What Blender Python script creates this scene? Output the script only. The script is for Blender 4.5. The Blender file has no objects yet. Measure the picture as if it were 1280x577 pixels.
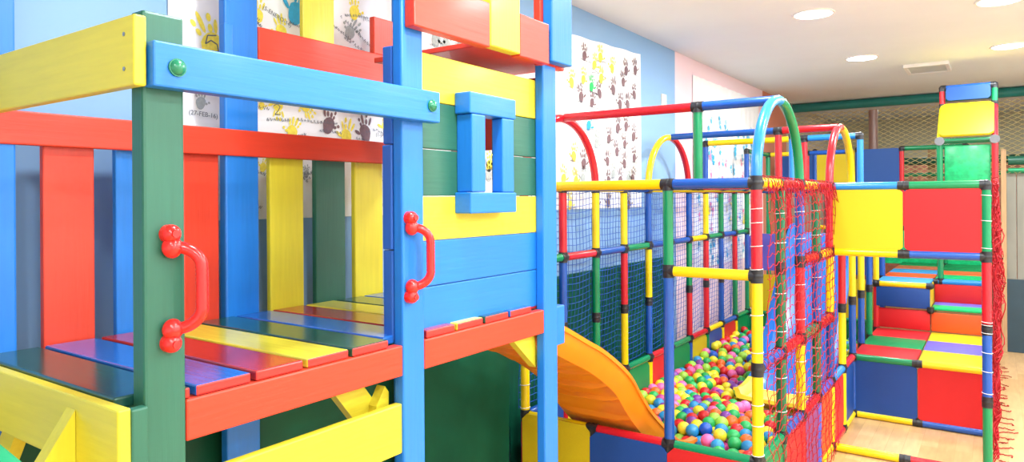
import bpy, bmesh, math, random
import numpy as np
from mathutils import Vector, Matrix
random.seed(7)
C = bpy.context.scene.collection
FLOOR = -0.025
PI = math.pi

# ------------------------------------------------------------------ materials
def lin(c):
    return tuple(((v/255)/12.92 if v/255 <= .04045 else ((v/255+.055)/1.055)**2.4) for v in c) + (1,)

def mat(name, rgb, rough=.4, spec=.5, coat=0, grain=None, bump=0, metal=0, emit=None, var=.06, scale=8, trans=0):
    m = bpy.data.materials.new(name); m.use_nodes = True
    nt = m.node_tree; b = nt.nodes['Principled BSDF']
    b.inputs['Roughness'].default_value = rough
    b.inputs['Specular IOR Level'].default_value = spec
    b.inputs['Coat Weight'].default_value = coat
    b.inputs['Coat Roughness'].default_value = .15
    b.inputs['Metallic'].default_value = metal
    if trans: b.inputs['Transmission Weight'].default_value = trans
    tc = nt.nodes.new('ShaderNodeTexCoord'); mp = nt.nodes.new('ShaderNodeMapping')
    nz = nt.nodes.new('ShaderNodeTexNoise'); nz.inputs['Scale'].default_value = scale
    nz.inputs['Detail'].default_value = 5
    if grain: mp.inputs['Scale'].default_value = grain
    nt.links.new(tc.outputs['Object'], mp.inputs['Vector']); nt.links.new(mp.outputs[0], nz.inputs['Vector'])
    rp = nt.nodes.new('ShaderNodeValToRGB')
    c = lin(rgb)
    rp.color_ramp.elements[0].position = .3; rp.color_ramp.elements[1].position = .7
    rp.color_ramp.elements[0].color = tuple(max(0, v*(1-var)) for v in c[:3])+(1,)
    rp.color_ramp.elements[1].color = tuple(min(1, v*(1+var)+var*.01) for v in c[:3])+(1,)
    nt.links.new(nz.outputs['Fac'], rp.inputs[0]); nt.links.new(rp.outputs[0], b.inputs['Base Color'])
    if bump:
        bp = nt.nodes.new('ShaderNodeBump'); bp.inputs['Strength'].default_value = bump
        bp.inputs['Distance'].default_value = .004
        nt.links.new(nz.outputs['Fac'], bp.inputs['Height']); nt.links.new(bp.outputs[0], b.inputs['Normal'])
    if emit:
        b.inputs['Emission Color'].default_value = (1, 1, 1, 1); b.inputs['Emission Strength'].default_value = emit
    return m

PAINT = dict(blue=(26, 116, 204), red=(210, 58, 34), yellow=(222, 206, 50), green=(38, 98, 78), redend=(196, 44, 38), dblue=(34, 90, 176))
W = {}
for k, c in PAINT.items():
    W[k+'x'] = mat('painted_wood_'+k+'_x', c, .42, .45, .1, (2, 30, 30), .18, var=.045, scale=3)
    W[k+'y'] = mat('painted_wood_'+k+'_y', c, .42, .45, .1, (30, 2, 30), .18, var=.045, scale=3)
    W[k+'z'] = mat('painted_wood_'+k+'_z', c, .42, .45, .1, (30, 30, 2), .18, var=.045, scale=3)
    W[k+'d'] = mat('varnished_board_'+k, c, .2, .5, .35, (2, 30, 30), .12, var=.1, scale=3)
DK = dict(blue=(30, 92, 174), red=(168, 38, 36), yellow=(214, 202, 58), green=(24, 74, 64))
for k, c in DK.items(): W[k+'d'] = mat('varnished_board_'+k, c, .22, .5, .35, (2, 30, 30), .12, var=.1, scale=3)
TC = dict(blue=(22, 80, 166), red=(200, 26, 40), yellow=(232, 202, 12), green=(0, 130, 80), sky=(34, 130, 206), dgreen=(20, 104, 66),
          violet=(84, 90, 190), orange=(236, 84, 34))
T = {k: mat('plastic_tube_'+k, c, .24, .5, .15, var=.03) for k, c in TC.items()}
PC = dict(blue=(22, 68, 142), red=(200, 28, 34), yellow=(206, 180, 18), green=(0, 128, 70), violet=(98, 92, 190), orange=(236, 84, 34),
          navy=(30, 76, 146), sky=(60, 140, 206), brown=(196, 92, 62), purple=(128, 60, 120), lime=(0, 176, 104))
P = {k: mat('plastic_panel_'+k, c, .5, .4, var=.03, scale=200, bump=.05) for k, c in PC.items()}
M_BLACK = mat('black_connector', (30, 32, 38), .4)
M_TIE = mat('white_cable_tie', (235, 235, 235), .4)
M_GRIP = mat('red_plastic_grip', (232, 26, 22), .2, .5, .3, var=.02)
M_CAP = mat('green_bolt_cap', (20, 120, 84), .25, .5, .2)
M_SLIDE = mat('orange_plastic_slide', (236, 134, 20), .32, .45, .1, var=.04)
M_SLIDEB = mat('blue_plastic_slide', (30, 104, 196), .25, .5, .2)
M_FOOTY = mat('yellow_slide_foot', (246, 222, 60), .25, .5, .2)
M_ROPE = mat('red_rope', (164, 8, 26), .7, .3)
M_ROPEB = mat('blue_rope', (44, 92, 190), .6, .3)
M_ROPEY = mat('tan_rope', (214, 200, 140), .7, .3)
M_TARP = mat('dark_green_tarp', (24, 112, 80), .45, .4, grain=(6, 1, 1), bump=.15, var=.25, scale=3)
M_MAT = mat('dark_green_mat', (20, 112, 84), .5, .4, grain=(1, 6, .6), var=.3, scale=4, bump=.1)
M_TEAL = mat('teal_steel', (30, 124, 118), .35, .5)
M_DGREEN = mat('dark_green_steel', (18, 84, 66), .35, .5)
M_LGREEN = mat('mid_green_steel', (24, 150, 100), .35, .5)
M_PINE = mat('pale_pine_post', (176, 140, 100), .5, grain=(20, 20, 1), var=.15)
M_BROWNPOST = mat('brown_post', (150, 120, 112), .3, .5, .2, grain=(10, 10, 1), var=.12)
M_PAD = mat('green_padding', (24, 192, 120), .3, .5, .1, var=.22, scale=30, bump=.4)

def band_wall():
    m = bpy.data.materials.new('painted_plaster_left'); m.use_nodes = True
    nt = m.node_tree; b = nt.nodes['Principled BSDF']; b.inputs['Roughness'].default_value = .7
    g = nt.nodes.new('ShaderNodeNewGeometry'); s = nt.nodes.new('ShaderNodeSeparateXYZ')
    nt.links.new(g.outputs['Position'], s.inputs[0])
    rp = nt.nodes.new('ShaderNodeValToRGB'); rp.color_ramp.interpolation = 'CONSTANT'
    mr = nt.nodes.new('ShaderNodeMapRange'); mr.inputs['From Min'].default_value = -10; mr.inputs['From Max'].default_value = 10
    nt.links.new(s.outputs['Y'], mr.inputs['Value']); nt.links.new(mr.outputs[0], rp.inputs[0])
    e = rp.color_ramp.elements
    e[0].position = 0; e[0].color = lin((136, 176, 218))
    e[1].position = (2.445+10)/20; e[1].color = lin((240, 214, 222))
    n = e.new((5.1+10)/20); n.color = lin((206, 128, 100))
    n = e.new((6.2+10)/20); n.color = lin((196, 188, 176))
    nt.links.new(rp.outputs[0], b.inputs['Base Color'])
    nz = nt.nodes.new('ShaderNodeTexNoise'); nz.inputs['Scale'].default_value = 60
    bp = nt.nodes.new('ShaderNodeBump'); bp.inputs['Strength'].default_value = .08
    nt.links.new(nz.outputs['Fac'], bp.inputs['Height']); nt.links.new(bp.outputs[0], b.inputs['Normal'])
    return m

def floor_mat():
    m = bpy.data.materials.new('laminate_floor'); m.use_nodes = True
    nt = m.node_tree; b = nt.nodes['Principled BSDF']; b.inputs['Roughness'].default_value = .3
    tc = nt.nodes.new('ShaderNodeTexCoord'); mp = nt.nodes.new('ShaderNodeMapping')
    mp.inputs['Rotation'].default_value = (0, 0, PI/2)
    nt.links.new(tc.outputs['Object'], mp.inputs['Vector'])
    br = nt.nodes.new('ShaderNodeTexBrick'); br.inputs['Scale'].default_value = 1
    br.inputs['Brick Width'].default_value = .5; br.inputs['Row Height'].default_value = .09
    br.inputs['Mortar Size'].default_value = .0012
    br.inputs['Color1'].default_value = lin((212, 176, 126)); br.inputs['Color2'].default_value = lin((192, 154, 104))
    br.inputs['Mortar'].default_value = lin((184, 144, 96))
    nt.links.new(mp.outputs[0], br.inputs['Vector'])
    nz = nt.nodes.new('ShaderNodeTexNoise'); nz.inputs['Scale'].default_value = 6
    m2 = nt.nodes.new('ShaderNodeMapping'); m2.inputs['Scale'].default_value = (6, 1, 1)
    nt.links.new(tc.outputs['Object'], m2.inputs['Vector']); nt.links.new(m2.outputs[0], nz.inputs['Vector'])
    mx = nt.nodes.new('ShaderNodeMix'); mx.data_type = 'RGBA'; mx.blend_type = 'OVERLAY'; mx.inputs['Factor'].default_value = .35
    nt.links.new(br.outputs['Color'], mx.inputs['A']); nt.links.new(nz.outputs['Color'], mx.inputs['B'])
    bw = nt.nodes.new('ShaderNodeRGBToBW'); nt.links.new(nz.outputs['Color'], bw.inputs[0])
    nt.links.new(bw.outputs[0], mx.inputs['B'])
    nt.links.new(mx.outputs['Result'], b.inputs['Base Color'])
    return m

# ------------------------------------------------------------------ mesh helpers
def link(name, me, m, parent=None):
    o = bpy.data.objects.new(name, me); C.objects.link(o)
    for mm in (m if isinstance(m, (list, tuple)) else [m]): me.materials.append(mm)
    if parent: o.parent = parent; o.matrix_parent_inverse = Matrix.Translation(-parent.location)
    return o

def obj(name, bm, m, parent=None, smooth=False):
    me = bpy.data.meshes.new(name)
    bmesh.ops.recalc_face_normals(bm, faces=bm.faces)
    bm.to_mesh(me); bm.free()
    if smooth:
        for p in me.polygons: p.use_smooth = True
        me.set_sharp_from_angle(angle=math.radians(40))
    return link(name, me, m, parent)

def add_box(bm, x0, x1, y0, y1, z0, z1, bev=.003, mi=0):
    b2 = bmesh.new()
    bmesh.ops.create_cube(b2, size=1)
    for v in b2.verts:
        v.co = Vector(((x0+x1)/2+v.co.x*(x1-x0), (y0+y1)/2+v.co.y*(y1-y0), (z0+z1)/2+v.co.z*(z1-z0)))
    if bev: bmesh.ops.bevel(b2, geom=b2.edges[:], offset=bev, segments=2, affect='EDGES', profile=.5)
    for f in b2.faces: f.material_index = mi
    me = bpy.data.meshes.new('t'); b2.to_mesh(me); b2.free(); bm.from_mesh(me); bpy.data.meshes.remove(me)

def box(name, x0, x1, y0, y1, z0, z1, m, parent=None, bev=.003):
    bm = bmesh.new(); add_box(bm, x0, x1, y0, y1, z0, z1, bev); return obj(name, bm, m, parent)

def frame_of(d):
    d = d.normalized(); a = Vector((0, 0, 1)) if abs(d.z) < .9 else Vector((1, 0, 0))
    u = d.cross(a).normalized(); return u, d.cross(u).normalized()

def add_sweep(bm, pts, r, n=16, caps=True):
    pts = [Vector(p) for p in pts]; rr = r if isinstance(r, (list, tuple)) else [r]*len(pts)
    rings = []; u = None
    for i, p in enumerate(pts):
        d = (pts[min(i+1, len(pts)-1)]-pts[max(i-1, 0)]).normalized()
        if u is None: u, w = frame_of(d)
        else:
            u = (u-d*u.dot(d)).normalized(); w = d.cross(u)
        rings.append([bm.verts.new(p+(u*math.cos(2*PI*k/n)+w*math.sin(2*PI*k/n))*rr[i]) for k in range(n)])
    for a, b in zip(rings, rings[1:]):
        for k in range(n): bm.faces.new((a[k], a[(k+1) % n], b[(k+1) % n], b[k]))
    if caps: bm.faces.new(rings[0]); bm.faces.new(rings[-1])

def sweep(name, pts, r, m, parent=None, n=16):
    bm = bmesh.new(); add_sweep(bm, pts, r, n); return obj(name, bm, m, parent, True)

def add_sphere(bm, c, r, u=16, v=10, sc=(1, 1, 1)):
    b = bmesh.ops.create_uvsphere(bm, u_segments=u, v_segments=v, radius=r)
    for w in b['verts']: w.co = Vector((w.co.x*sc[0], w.co.y*sc[1], w.co.z*sc[2]))+Vector(c)

def add_prism(bm, poly, off):
    """poly: 3-D points of a flat outline, off: thickness vector"""
    off = Vector(off)
    a = [bm.verts.new(Vector(p)) for p in poly]; b = [bm.verts.new(Vector(p)+off) for p in poly]
    bm.faces.new(a); bm.faces.new(b[::-1])
    for i in range(len(a)): bm.faces.new((a[i], a[(i+1) % len(a)], b[(i+1) % len(a)], b[i]))

def prism(name, poly, off, m, parent=None):
    bm = bmesh.new(); add_prism(bm, poly, off); return obj(name, bm, m, parent)

def ropes(name, lines, r, m, parent=None, n=4):
    """many thin cords in one mesh"""
    V = []; F = []
    for ln in lines:
        ln = [Vector(p) for p in ln]
        base = len(V)
        for i, p in enumerate(ln):
            d = ln[min(i+1, len(ln)-1)]-ln[max(i-1, 0)]
            if d.length < 1e-6: d = Vector((0, 0, 1))
            u, w = frame_of(d)
            for k in range(n):
                a = 2*PI*k/n; V.append(p+(u*math.cos(a)+w*math.sin(a))*r)
        for i in range(len(ln)-1):
            for k in range(n):
                a = base+i*n+k; b = base+i*n+(k+1) % n
                F.append((a, b, b+n, a+n))
    me = bpy.data.meshes.new(name); me.from_pydata(V, [], F); me.update()
    for p in me.polygons: p.use_smooth = True
    return link(name, me, m, parent)

def tag(o, label, cat, group=None, kind=None):
    o['label'] = label; o['category'] = cat
    if group: o['group'] = group
    if kind: o['kind'] = kind
    return o

def thing(name, label, cat, loc=(0, 0, 0), group=None):
    o = bpy.data.objects.new(name, None); C.objects.link(o); o.location = loc; o.empty_display_size = .1
    return tag(o, label, cat, group)

def struct(o): o['kind'] = 'structure'; return o

# ------------------------------------------------------------------ room shell
XW, XR, YB, YF, H = -1.35, 4.2, -5.2, 9.5, 2.76
M_WALLW = mat('white_plaster', (240, 240, 240), .8, .3, bump=.05, var=.02, scale=30)
M_CEIL = mat('white_ceiling', (230, 237, 242), .85, .2, var=.02, scale=2)
M_BACK = mat('beige_plaster', (204, 200, 176), .8, .3, var=.08, scale=1.2)
struct(box('floor', XW-.1, XR+.1, YB-.1, YF+.1, FLOOR-.1, FLOOR, floor_mat(), bev=0))
struct(box('ceiling', XW-.1, XR+.1, YB-.1, YF+.1, H, H+.1, M_CEIL, bev=0))
struct(box('wall_left', XW-.1, XW, YB, YF, FLOOR, H, band_wall(), bev=0))
struct(box('wall_right', XR, XR+.1, YB, YF, FLOOR, H, M_WALLW, bev=0))
struct(box('wall_rear', XW-.1, XR+.1, YB-.1, YB, FLOOR, H, M_WALLW, bev=0))
struct(box('wall_far', XW-.1, XR+.1, YF, YF+.1, FLOOR, H, M_BACK, bev=0))
tag(box('light_switch', XW, XW+.012, 2.20, 2.29, 2.27, 2.37, mat('cream_plastic', (238, 234, 216), .4), bev=.003),
    'small cream wall plate high on the blue wall beside the pink paint', 'wall plate')

# ------------------------------------------------------------------ lights
M_LAMP = mat('lamp_disc', (255, 255, 255), .5, emit=14)
M_RING = mat('lamp_trim', (240, 240, 240), .4)
LX = [(-.15, 1.92), (-.12, 3.75), (.94, 3.94), (.87, 2.27), (-.15, .1), (.9, .35), (-.15, -1.75), (.9, -1.55), (.9, -3.4), (2.2, 2.2), (2.2, .3), (2.2, -1.6), (2.2, 4.0), (2.2, -3.4), (3.4, 2.2), (3.4, .3), (3.4, -1.6), (3.4, 4.0), (3.4, -3.4), (.2, 7.9), (2.2, 7.9)]  # those not in vis are unseen, added to brighten the room
vis = {(-.15, 1.92): 'left of the four seen, nearest the handprint wall', (-.12, 3.75): 'middle of the row, left of the ceiling vent',
       (.94, 3.94): 'right edge of the photo, right of the ceiling vent', (.87, 2.27): 'cut off by the top edge of the photo'}
for (x, y) in LX:
    far = y > 6  # far pair: added lamps without fixtures, brightening the far end
    if not far:
        nm = vis.get((x, y))
        t = thing('ceiling_light', 'round recessed white downlight, '+nm if nm else 'round recessed white downlight added out of view to brighten the room',
                  'ceiling light', (x, y, H), 'ceiling downlights')
        bm = bmesh.new(); n = 32; ro, ri = .135, .118
        R = []
        for rad, z in ((ro, H), (ro-.004, H-.008), (ri, H-.008), (ri, H-.002)):
            R.append([bm.verts.new((x+rad*math.cos(2*PI*k/n), y+rad*math.sin(2*PI*k/n), z)) for k in range(n)])
        for a, b in zip(R, R[1:]):
            for k in range(n): bm.faces.new((a[k], a[(k+1) % n], b[(k+1) % n], b[k]))
        obj('trim_ring', bm, M_RING, t)
        bm = bmesh.new(); bmesh.ops.create_circle(bm, cap_ends=True, radius=ri, segments=32)
        for v in bm.verts: v.co += Vector((x, y, H-.003))
        obj('diffuser', bm, M_LAMP, t)
    L = bpy.data.lights.new('downlight', 'AREA'); L.shape = 'DISK'; L.size = .22
    L.energy = 16 if far else (46 if x > 2 else 25); L.color = (.90, .965, 1)  # added right-hand rows run stronger, for more bounce onto the ceiling
    if far: L.size = .5
    lo = bpy.data.objects.new('downlight', L); C.objects.link(lo); lo.location = (x, y, H-.012)
wd = bpy.data.worlds.new('World'); bpy.context.scene.world = wd; wd.use_nodes = True
wd.node_tree.nodes['Background'].inputs[0].default_value = (.8, .85, .9, 1); wd.node_tree.nodes['Background'].inputs[1].default_value = .3

t = thing('ceiling_vent', 'flat white rectangular grille set in the ceiling between two downlights', 'vent', (.32, 4.6, H))
bm = bmesh.new(); add_box(bm, .14, .50, 4.36, 4.39, H-.03, H, .002); add_box(bm, .14, .50, 4.81, 4.84, H-.03, H, .002)
add_box(bm, .14, .17, 4.39, 4.81, H-.03, H, .002); add_box(bm, .47, .50, 4.39, 4.81, H-.03, H, .002)
obj('frame', bm, M_RING, t)
bm = bmesh.new()
for k in range(9): add_box(bm, .17, .47, 4.405+k*.045, 4.430+k*.045, H-.022, H-.010, 0)
obj('louvres', bm, mat('vent_grey', (206, 210, 206), .5), t)

# ------------------------------------------------------------------ climbing-frame kit (0.4 m grid)
S = .4
def G(n): return Vector((-S*n[0], S*n[1], S*n[2]))
CAM = Vector((.845, -3.055, 1.537))

class Kit:
    def __init__(s, name, label, cat, loc):
        s.root = thing(name, label, cat, loc); s.tubes = []; s.nodes = {}; s.extra = []; s.ties = []
    def tube(s, a, b, col, r=.0235):
        A, B = G(a), G(b); d = (B-A).normalized()
        s.nodes.setdefault(tuple(round(v, 3) for v in a), []).append(d)
        s.nodes.setdefault(tuple(round(v, 3) for v in b), []).append(-d)
        s.tubes.append(([A+d*.02, B-d*.02], col, r))
    def hoop(s, a, b, c1, c2):
        """half-round arch from a to b rising one unit; two colours meet at the crown"""
        A, B = G(a), G(b); mid = (A+B)/2; hx = (B-A)/2; up = Vector((0, 0, S))
        pts = [mid-hx*math.cos(PI*k/32)+up*math.sin(PI*k/32)*.99 for k in range(33)]
        pts[0] = pts[0]; s.tubes.append((pts[:17], c1, .0235)); s.tubes.append((pts[16:], c2, .0235))
        s.nodes.setdefault(tuple(a), []).append(Vector((0, 0, 1))); s.nodes.setdefault(tuple(b), []).append(Vector((0, 0, 1)))
    def panel(s, pts, col, th=.02, ch=.035, name='panel', shrink=.03):
        pts = [G(p) if len(p) == 3 and not isinstance(p, Vector) else p for p in pts]
        c = sum(pts, Vector())/len(pts)
        q = []
        n = len(pts)
        P2 = [p+(c-p).normalized()*shrink for p in pts]
        for i in range(n):
            a, b, d = P2[i-1], P2[i], P2[(i+1) % n]
            q += [b+(a-b).normalized()*ch, b+(d-b).normalized()*ch]
        nrm = (pts[1]-pts[0]).cross(pts[2]-pts[1]).normalized()
        q = [p-nrm*th/2 for p in q]
        return prism(name, q, nrm*th, P[col], s.root)
    def tie(s, a, b, fr):
        A, B = G(a), G(b); d = (B-A).normalized()
        for f in fr: s.ties.append((A+(B-A)*f, d))
    def finish(s):
        ordd = sorted(s.tubes, key=lambda t: ((t[0][0]+t[0][-1])/2-CAM).length)
        for pts, col, r in ordd[:100]:
            sweep('tube', pts, r, T[col], s.root, 20)
        if ordd[100:]:
            bm = bmesh.new(); cols = sorted({t[1] for t in ordd[100:]})
            for pts, col, r in ordd[100:]:
                k = len(bm.faces); add_sweep(bm, pts, r, 14); bm.faces.ensure_lookup_table()
                for f in bm.faces[k:]: f.material_index = cols.index(col)
            o = obj('tube', bm, [T[c] for c in cols], s.root, True); o['kind'] = 'stuff'
        nd = sorted(s.nodes.items(), key=lambda kv: (G(kv[0])-CAM).length)
        rest = bmesh.new()
        for i, (n, ds) in enumerate(nd):
            bm = bmesh.new() if i < 100 else rest
            p = G(n); add_sphere(bm, p, .0275, 16, 10)
            seen = []
            for d in ds:
                if any((d-e).length < .1 for e in seen): continue
                seen.append(d); add_sweep(bm, [p, p+d*.03], .0262, 16)
            if i < 100: obj('connector', bm, M_BLACK, s.root, True)
        if rest.faces: o = obj('connector', rest, M_BLACK, s.root, True); o['kind'] = 'stuff'
        else: rest.free()
        for p, d in s.ties:
            u, w = frame_of(d)
            pts = [p+(u*math.cos(2*PI*k/20)+w*math.sin(2*PI*k/20))*.0255+d*.002*math.sin(2*PI*k/20) for k in range(21)]
            pts.append(pts[-1]+Vector((.012, -.004, .002)))
            bm = bmesh.new(); add_sweep(bm, pts, .0016, 6); obj('cable_tie', bm, M_TIE, s.root, True)

# ---- ball pit enclosure
K = Kit('ball_pit_frame', 'tall multicoloured plastic tube frame with hoops enclosing the ball pit', 'climbing frame', (-.6, 2, FLOOR))
# front plane j0
K.tube((3, 0, 4), (1, 0, 4), 'yellow'); K.tube((1, 0, 4), (0, 0, 4), 'blue'); K.tube((1, 0, 3), (0, 0, 3), 'yellow')
K.tube((3, 0, 1), (2, 0, 1), 'yellow'); K.tube((2, 0, 1), (1, 0, 1), 'red'); K.tube((1, 0, 1), (0, 0, 1), 'green')
for a, c in ((3, 'red'), (2, 'blue'), (1, 'red')): K.tube((a, 0, 0), (a-1, 0, 0), c)
K.tube((1, 0, 4), (1, 0, 3), 'green'); K.tube((1, 0, 3), (1, 0, 1), 'blue')
K.tube((0, 0, 4), (0, 0, 3), 'red'); K.tube((0, 0, 3), (0, 0, 2), 'yellow'); K.tube((0, 0, 2), (0, 0, 1), 'yellow')
K.tie((0, 0, 4), (0, 0, 3), (.28, .43, .68, .93)); K.tie((0, 0, 3), (0, 0, 2), (.42, .82)); K.tie((0, 0, 2), (0, 0, 1), (.38, .6, .92))
K.tube((3, 0, 4), (3, 0, 3), 'red'); K.tube((3, 0, 3), (3, 0, 2), 'blue'); K.tube((3, 0, 2), (3, 0, 1), 'yellow')
K.tie((3, 0, 2), (3, 0, 1), (.6, .9))
for i in (0, 1, 2, 3): K.tube((i, 0, 1), (i, 0, 0), ['red', 'blue', 'red', 'red'][i])
for i, c, zt in ((3, 'yellow', .418), (2, 'blue', .396), (1, 'red', .396)):
    xa = -S*i; K.panel([Vector((xa+.001, -.026, .0)), Vector((xa+S-.001, -.026, .0)), Vector((xa+S-.001, -.026, zt)), Vector((xa+.001, -.026, zt))], c, th=.012, shrink=0, ch=.03)
# wall side i3
V3 = {1: 'red blue blue', 2: 'yellow green green', 3: 'yellow red yellow', 4: 'blue yellow blue', 5: 'green red green', 6: 'blue green red',
      7: 'yellow red red', 8: 'green blue blue', 9: 'green red green', 10: 'green blue green'}
L3 = {1: 'red', 2: 'green', 3: 'yellow', 4: 'yellow', 5: 'blue', 6: 'blue', 7: 'green', 8: 'yellow', 9: 'yellow', 10: 'green'}
for j, c in V3.items():
    a, b, d = c.split()
    K.tube((3, j, 4), (3, j, 3), a); K.tube((3, j, 3), (3, j, 2), b); K.tube((3, j, 2), (3, j, 1), d); K.tube((3, j, 1), (3, j, 0), L3[j])
for j, c in enumerate('green red blue green blue blue yellow green blue green'.split()): K.tube((3, j, 3), (3, j+1, 3), c)
for j, c in enumerate('blue yellow red green red green red yellow blue green'.split()): K.tube((3, j, 1), (3, j+1, 1), c)
for j in range(10): K.tube((3, j, 4), (3, j+1, 4), 'red' if j > 4 else ('yellow', 'blue')[j % 2])
for j, c in enumerate('blue yellow green green red green yellow blue red green'.split()):
    K.panel([(3, j, 0), (3, j+1, 0), (3, j+1, 1), (3, j, 1)], c)
# far end of the pit j10
for i in (2, 1, 0):
    K.tube((i+1, 10, 1), (i, 10, 1), 'green'); K.tube((i+1, 10, 4), (i, 10, 4), 'blue')
    K.panel([(i+1, 10, 0), (i, 10, 0), (i, 10, 1), (i+1, 10, 1)], 'green')
    K.panel([(i+1, 10, 1), (i, 10, 1), (i, 10, 2), (i+1, 10, 2)], ['yellow', 'red', 'yellow'][i])
    K.panel([(i+1, 10, 2), (i, 10, 2), (i, 10, 3), (i+1, 10, 3)], ['blue', 'red', 'violet'][i])
    K.tube((i, 10, 4), (i, 10, 3), ['yellow', 'green', 'red'][i]); K.tube((i, 10, 3), (i, 10, 2), ['blue', 'green', 'yellow'][i])
    K.tube((i, 10, 2), (i, 10, 1), ['blue', 'green', 'yellow'][i])
# open side i0
V0 = {1: 'dgreen dgreen dgreen dgreen', 2: 'blue red yellow red', 3: 'dgreen blue dgreen violet', 4: 'red yellow blue yellow',
      5: 'red red yellow yellow', 6: 'yellow yellow blue blue', 7: 'yellow yellow blue blue', 8: 'blue blue green green', 9: 'yellow yellow red red'}
for j, c in V0.items():
    q = c.split()
    for z in range(4): K.tube((0, j, 4-z), (0, j, 3-z), q[z])
for j, c in enumerate('yellow red yellow red blue yellow blue yellow red'.split()): K.tube((0, j, 4), (0, j+1, 4), c)
for j, c in ((2, 'red'), (3, 'yellow')): K.tube((0, j, 3), (0, j+1, 3), c)
for j, c in enumerate('blue red green red'.split()): K.tube((0, j, 2), (0, j+1, 2), c)
for j, c in enumerate('green blue red violet sky red'.split()): K.tube((0, j, 1), (0, j+1, 1), c)
for j, c in enumerate('red blue violet yellow red yellow'.split()): K.tube((0, j, 0), (0, j+1, 0), c)
for j, c in enumerate('green red purple orange'.split()): K.panel([(0, j, 0), (0, j+1, 0), (0, j+1, 1), (0, j, 1)], c)
K.panel([(0, 5, 0), (0, 6, 0), (0, 6, 1), (0, 5, 1)], 'blue')
K.panel([(0, 4, 0), (0, 5, 0), (0, 5, 1), (0, 4, 1)], 'red')
for j in (1, 2, 3): K.tie((0, j, 4), (0, j, 3), (.35, .7)); K.tie((0, j, 3), (0, j, 2), (.3, .75)); K.tie((0, j, 2), (0, j, 1), (.3, .7))
# mid posts inside (i1)
K.tube((1, 1, 4), (1, 1, 5), 'green'); K.tube((1, 5, 4), (1, 5, 5), 'red'); K.tube((1, 7, 4), (1, 7, 5), 'red'); K.tube((1, 6, 4), (1, 6, 5), 'sky')
for j, c in enumerate('blue green yellow red blue green'.split()): K.tube((1, j+1, 4), (1, j+2, 4), c)
K.tube((1, 1, 4), (0, 1, 4), 'red'); K.tube((3, 5, 4), (1, 5, 4), 'yellow'); K.tube((1, 5, 4), (0, 5, 4), 'blue'); K.tube((3, 1, 4), (1, 1, 4), 'blue')
# hoops and their beams
K.hoop((3, 0, 4), (3, 2, 4), 'red', 'red'); K.hoop((3, 4, 4), (3, 6, 4), 'yellow', 'red')
K.hoop((0, 0, 4), (0, 2, 4), 'sky', 'green'); K.hoop((0, 4, 4), (0, 6, 4), 'red', 'yellow')
K.tube((3, 1, 5), (1, 1, 5), 'red'); K.tube((1, 1, 5), (0, 1, 5), 'blue')
K.tube((3, 5, 5), (1, 5, 5), 'blue'); K.tube((1, 5, 5), (0, 5, 5), 'red')
for n in ((3, 1, 5), (0, 1, 5), (3, 5, 5), (0, 5, 5)): K.nodes.pop(n, None)
K.tube((3, 7, 4), (3, 7, 5), 'blue'); K.tube((3, 7, 5), (1, 7, 5), 'yellow'); K.tube((1, 7, 5), (0, 7, 5), 'sky'); K.tube((0, 7, 5), (0, 7, 4), 'sky')
K.tube((3, 10, 4), (3, 10, 5), 'blue'); K.tube((3, 12, 4), (3, 12, 5), 'green'); K.tube((3, 10, 5), (3, 12, 5), 'green')
K.tube((3, 12, 5), (2, 12, 5), 'yellow'); K.tube((2, 12, 5), (1, 12, 5), 'blue'); K.tube((3, 12, 4), (3, 12, 0), 'green')
K.tube((2, 12, 5), (2, 12, 4), 'red')
K.finish()

# ---- stairs, lookout, bridge panel
K = Kit('soft_play_stairs', 'wide multicoloured plastic panel staircase behind a yellow and red front panel', 'play stairs', (.4, 3.4, FLOOR))
K.tube((0, 4, 4), (-1, 4, 4), 'sky'); K.tube((-1, 4, 4), (-2, 4, 4), 'green'); K.tube((-1, 4, 3), (-2, 4, 3), 'blue'); K.tube((0, 4, 3), (-1, 4, 3), 'yellow')
K.panel([(0, 4, 3), (-1, 4, 3), (-1, 4, 4), (0, 4, 4)], 'yellow', shrink=.006); K.panel([(-1, 4, 3), (-2, 4, 3), (-2, 4, 4), (-1, 4, 4)], 'red', shrink=.006)
for z, c in enumerate('green blue red green'.split()): K.tube((-2, 4, z), (-2, 4, z+1), c)
K.tie((-2, 4, 1), (-2, 4, 2), (.12, .42, .68, .95)); K.tie((-2, 4, 3), (-2, 4, 4), (.12, .5, .85)); K.tie((-2, 4, 2), (-2, 4, 3), (.06, .1))
K.tube((0, 4, 0), (-1, 4, 0), 'yellow'); K.tube((-1, 4, 0), (-2, 4, 0), 'red')
# first block j6
K.tube((0, 6, 1), (-1, 6, 1), 'green'); K.tube((-1, 6, 1), (-2, 6, 1), 'yellow'); K.tube((0, 6, 0), (-1, 6, 0), 'yellow'); K.tube((-1, 6, 0), (-2, 6, 0), 'blue')
K.panel([(0, 6, 0), (-1, 6, 0), (-1, 6, 1), (0, 6, 1)], 'blue', shrink=.003); K.panel([(-1, 6, 0), (-2, 6, 0), (-2, 6, 1), (-1, 6, 1)], 'red', shrink=.003)
def tread(i0, i1, j0, j1, z, col):
    a, b = G((i0, j0, 0)), G((i1, j1, 0))
    bm = bmesh.new(); add_box(bm, min(a.x, b.x)+.004, max(a.x, b.x)-.004, a.y+.003, b.y-.003, S*z+.002, S*z+.024, .008)
    obj('step_panel', bm, P[col], K.root, True)
def riser(i0, i1, j, z0, z1, col):
    a, b = G((i0, j, 0)), G((i1, j, 0))
    bm = bmesh.new(); add_box(bm, min(a.x, b.x)+.004, max(a.x, b.x)-.004, a.y-.01, a.y+.012, S*z0+.012, S*z1-.004, .006)
    obj('riser_panel', bm, P[col], K.root, True)
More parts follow.
